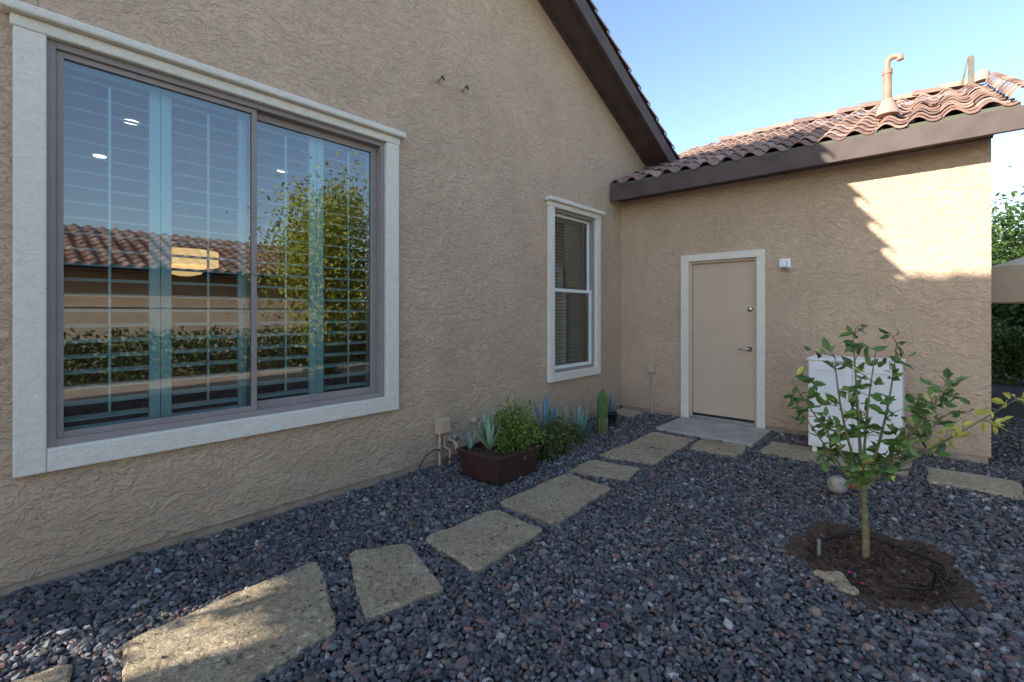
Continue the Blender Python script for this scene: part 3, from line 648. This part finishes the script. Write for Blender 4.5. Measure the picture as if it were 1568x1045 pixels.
tile_roof('roof_tiles',(10.8,-12.4,2.5),(0,1,0),(1,0,0),.36,15.3,3.9,NH,.3,.36)
prism('roof_core',[(10.85,2.42),(18.5,2.42),(14.7,3.8)],'y',-12.4,2.9,M['brown'],NH)
N2=empty('sun_block_house',(0,-16,0))  # unseen house, added behind the camera to shade the yard and door wall
X0n,X1n=-4.6,1.6
box('walls',-1.7,X1n-.3,-19,-13.0,0,7.6,M['stucco'],N2)
box('sun_block_upper',-4.4,-1.7,-14.8,-13.0,4.8,7.6,M['stucco'],N2); box('sun_block_beam',-4.4,-1.7,-13.12,-13.0,4.05,4.8,M['brown'],N2)  # added balcony wing, shaped to cut off the sun strip on the ground
box('balcony_post',-4.4,-4.2,-13.15,-12.95,0,4.05,M['trim'],N2); box('balcony_post_b',-4.4,-4.2,-14.8,-14.6,0,4.8,M['trim'],N2)
prism('roof',[(-12.6,8.02),(-14,8.62),(-19.4,7.0)],'x',X0n,X1n,M['brown'],N2); box('roof_wall_infill',-4.4,X1n-.3,-15.0,-13.3,7.6,8.2,M['stucco'],N2)
tile_roof('roof_tiles',(X1n,-12.6,8.03),(-1,0,0),(0,-1,0),.43,X1n-X0n,1.4,N2,.3,.36)
barrels('ridge_tiles',(X0n,-14,8.62),(X1n,-14,8.62),(0,1,0),N2,r=.09)
UX=5.35
U=empty('patio_umbrella',(UX,4.2,0))
tube('pole',[(UX,4.2,0),(UX,4.2,2.6)],.025,M['metal'],U); nseg=8;V=[(UX,4.2,2.6)];F=[];rr=1.42
for ring_,(r,z) in enumerate([(rr,2.10),(rr,1.58)]):
    for i in range(nseg):
        a=2*math.pi*(i+.5)/nseg; V.append((UX+r*math.cos(a),4.2+r*math.sin(a),z))
for i in range(nseg): F.append((0,1+i,1+(i+1)%nseg)); F.append((1+i,1+nseg+i,1+nseg+(i+1)%nseg,1+(i+1)%nseg))
mk('canopy',V,F,M['canvas'],U)
lathe('base',[(.25,0),(.25,.05),(.04,.09),(.04,.3)],(UX,4.2,0),M['black'],U)

# ------------------------------------------------------------ light, world, camera
sd=Vector((.40,1,-.50)).normalized()
elev=math.atan2(.5,math.hypot(.4,1))
su=bpy.data.lights.new('sun','SUN'); su.energy=11.0; su.angle=math.radians(.4); su.color=(1,.93,.80)
so=bpy.data.objects.new('sun',su); C.objects.link(so); so.rotation_euler=sd.to_track_quat('-Z','Y').to_euler(); so.location=(-4,-12,8)
w=bpy.data.worlds.new('World'); S.world=w; w.use_nodes=True; nt=w.node_tree; bg=nt.nodes['Background']
sk=nt.nodes.new('ShaderNodeTexSky'); sk.sky_type='NISHITA'; sk.sun_disc=False; sk.sun_elevation=elev; sk.sun_rotation=math.radians(180+21.8); sk.air_density=1.0; sk.dust_density=.7; sk.ozone_density=1.4
nt.links.new(sk.outputs[0],bg.inputs['Color']); bg.inputs['Strength'].default_value=.36
cam=bpy.data.cameras.new('camera'); co=bpy.data.objects.new('camera',cam); C.objects.link(co)
co.location=(3.43,-6.27,1.42); co.rotation_euler=(math.radians(90),0,math.radians(41.7)); cam.sensor_width=36; cam.lens=36*725/1568; cam.shift_y=-.0271; cam.clip_end=1000; cam.clip_start=.05
S.camera=co
S.view_settings.view_transform='Standard'; S.view_settings.look='None'; S.view_settings.exposure=0
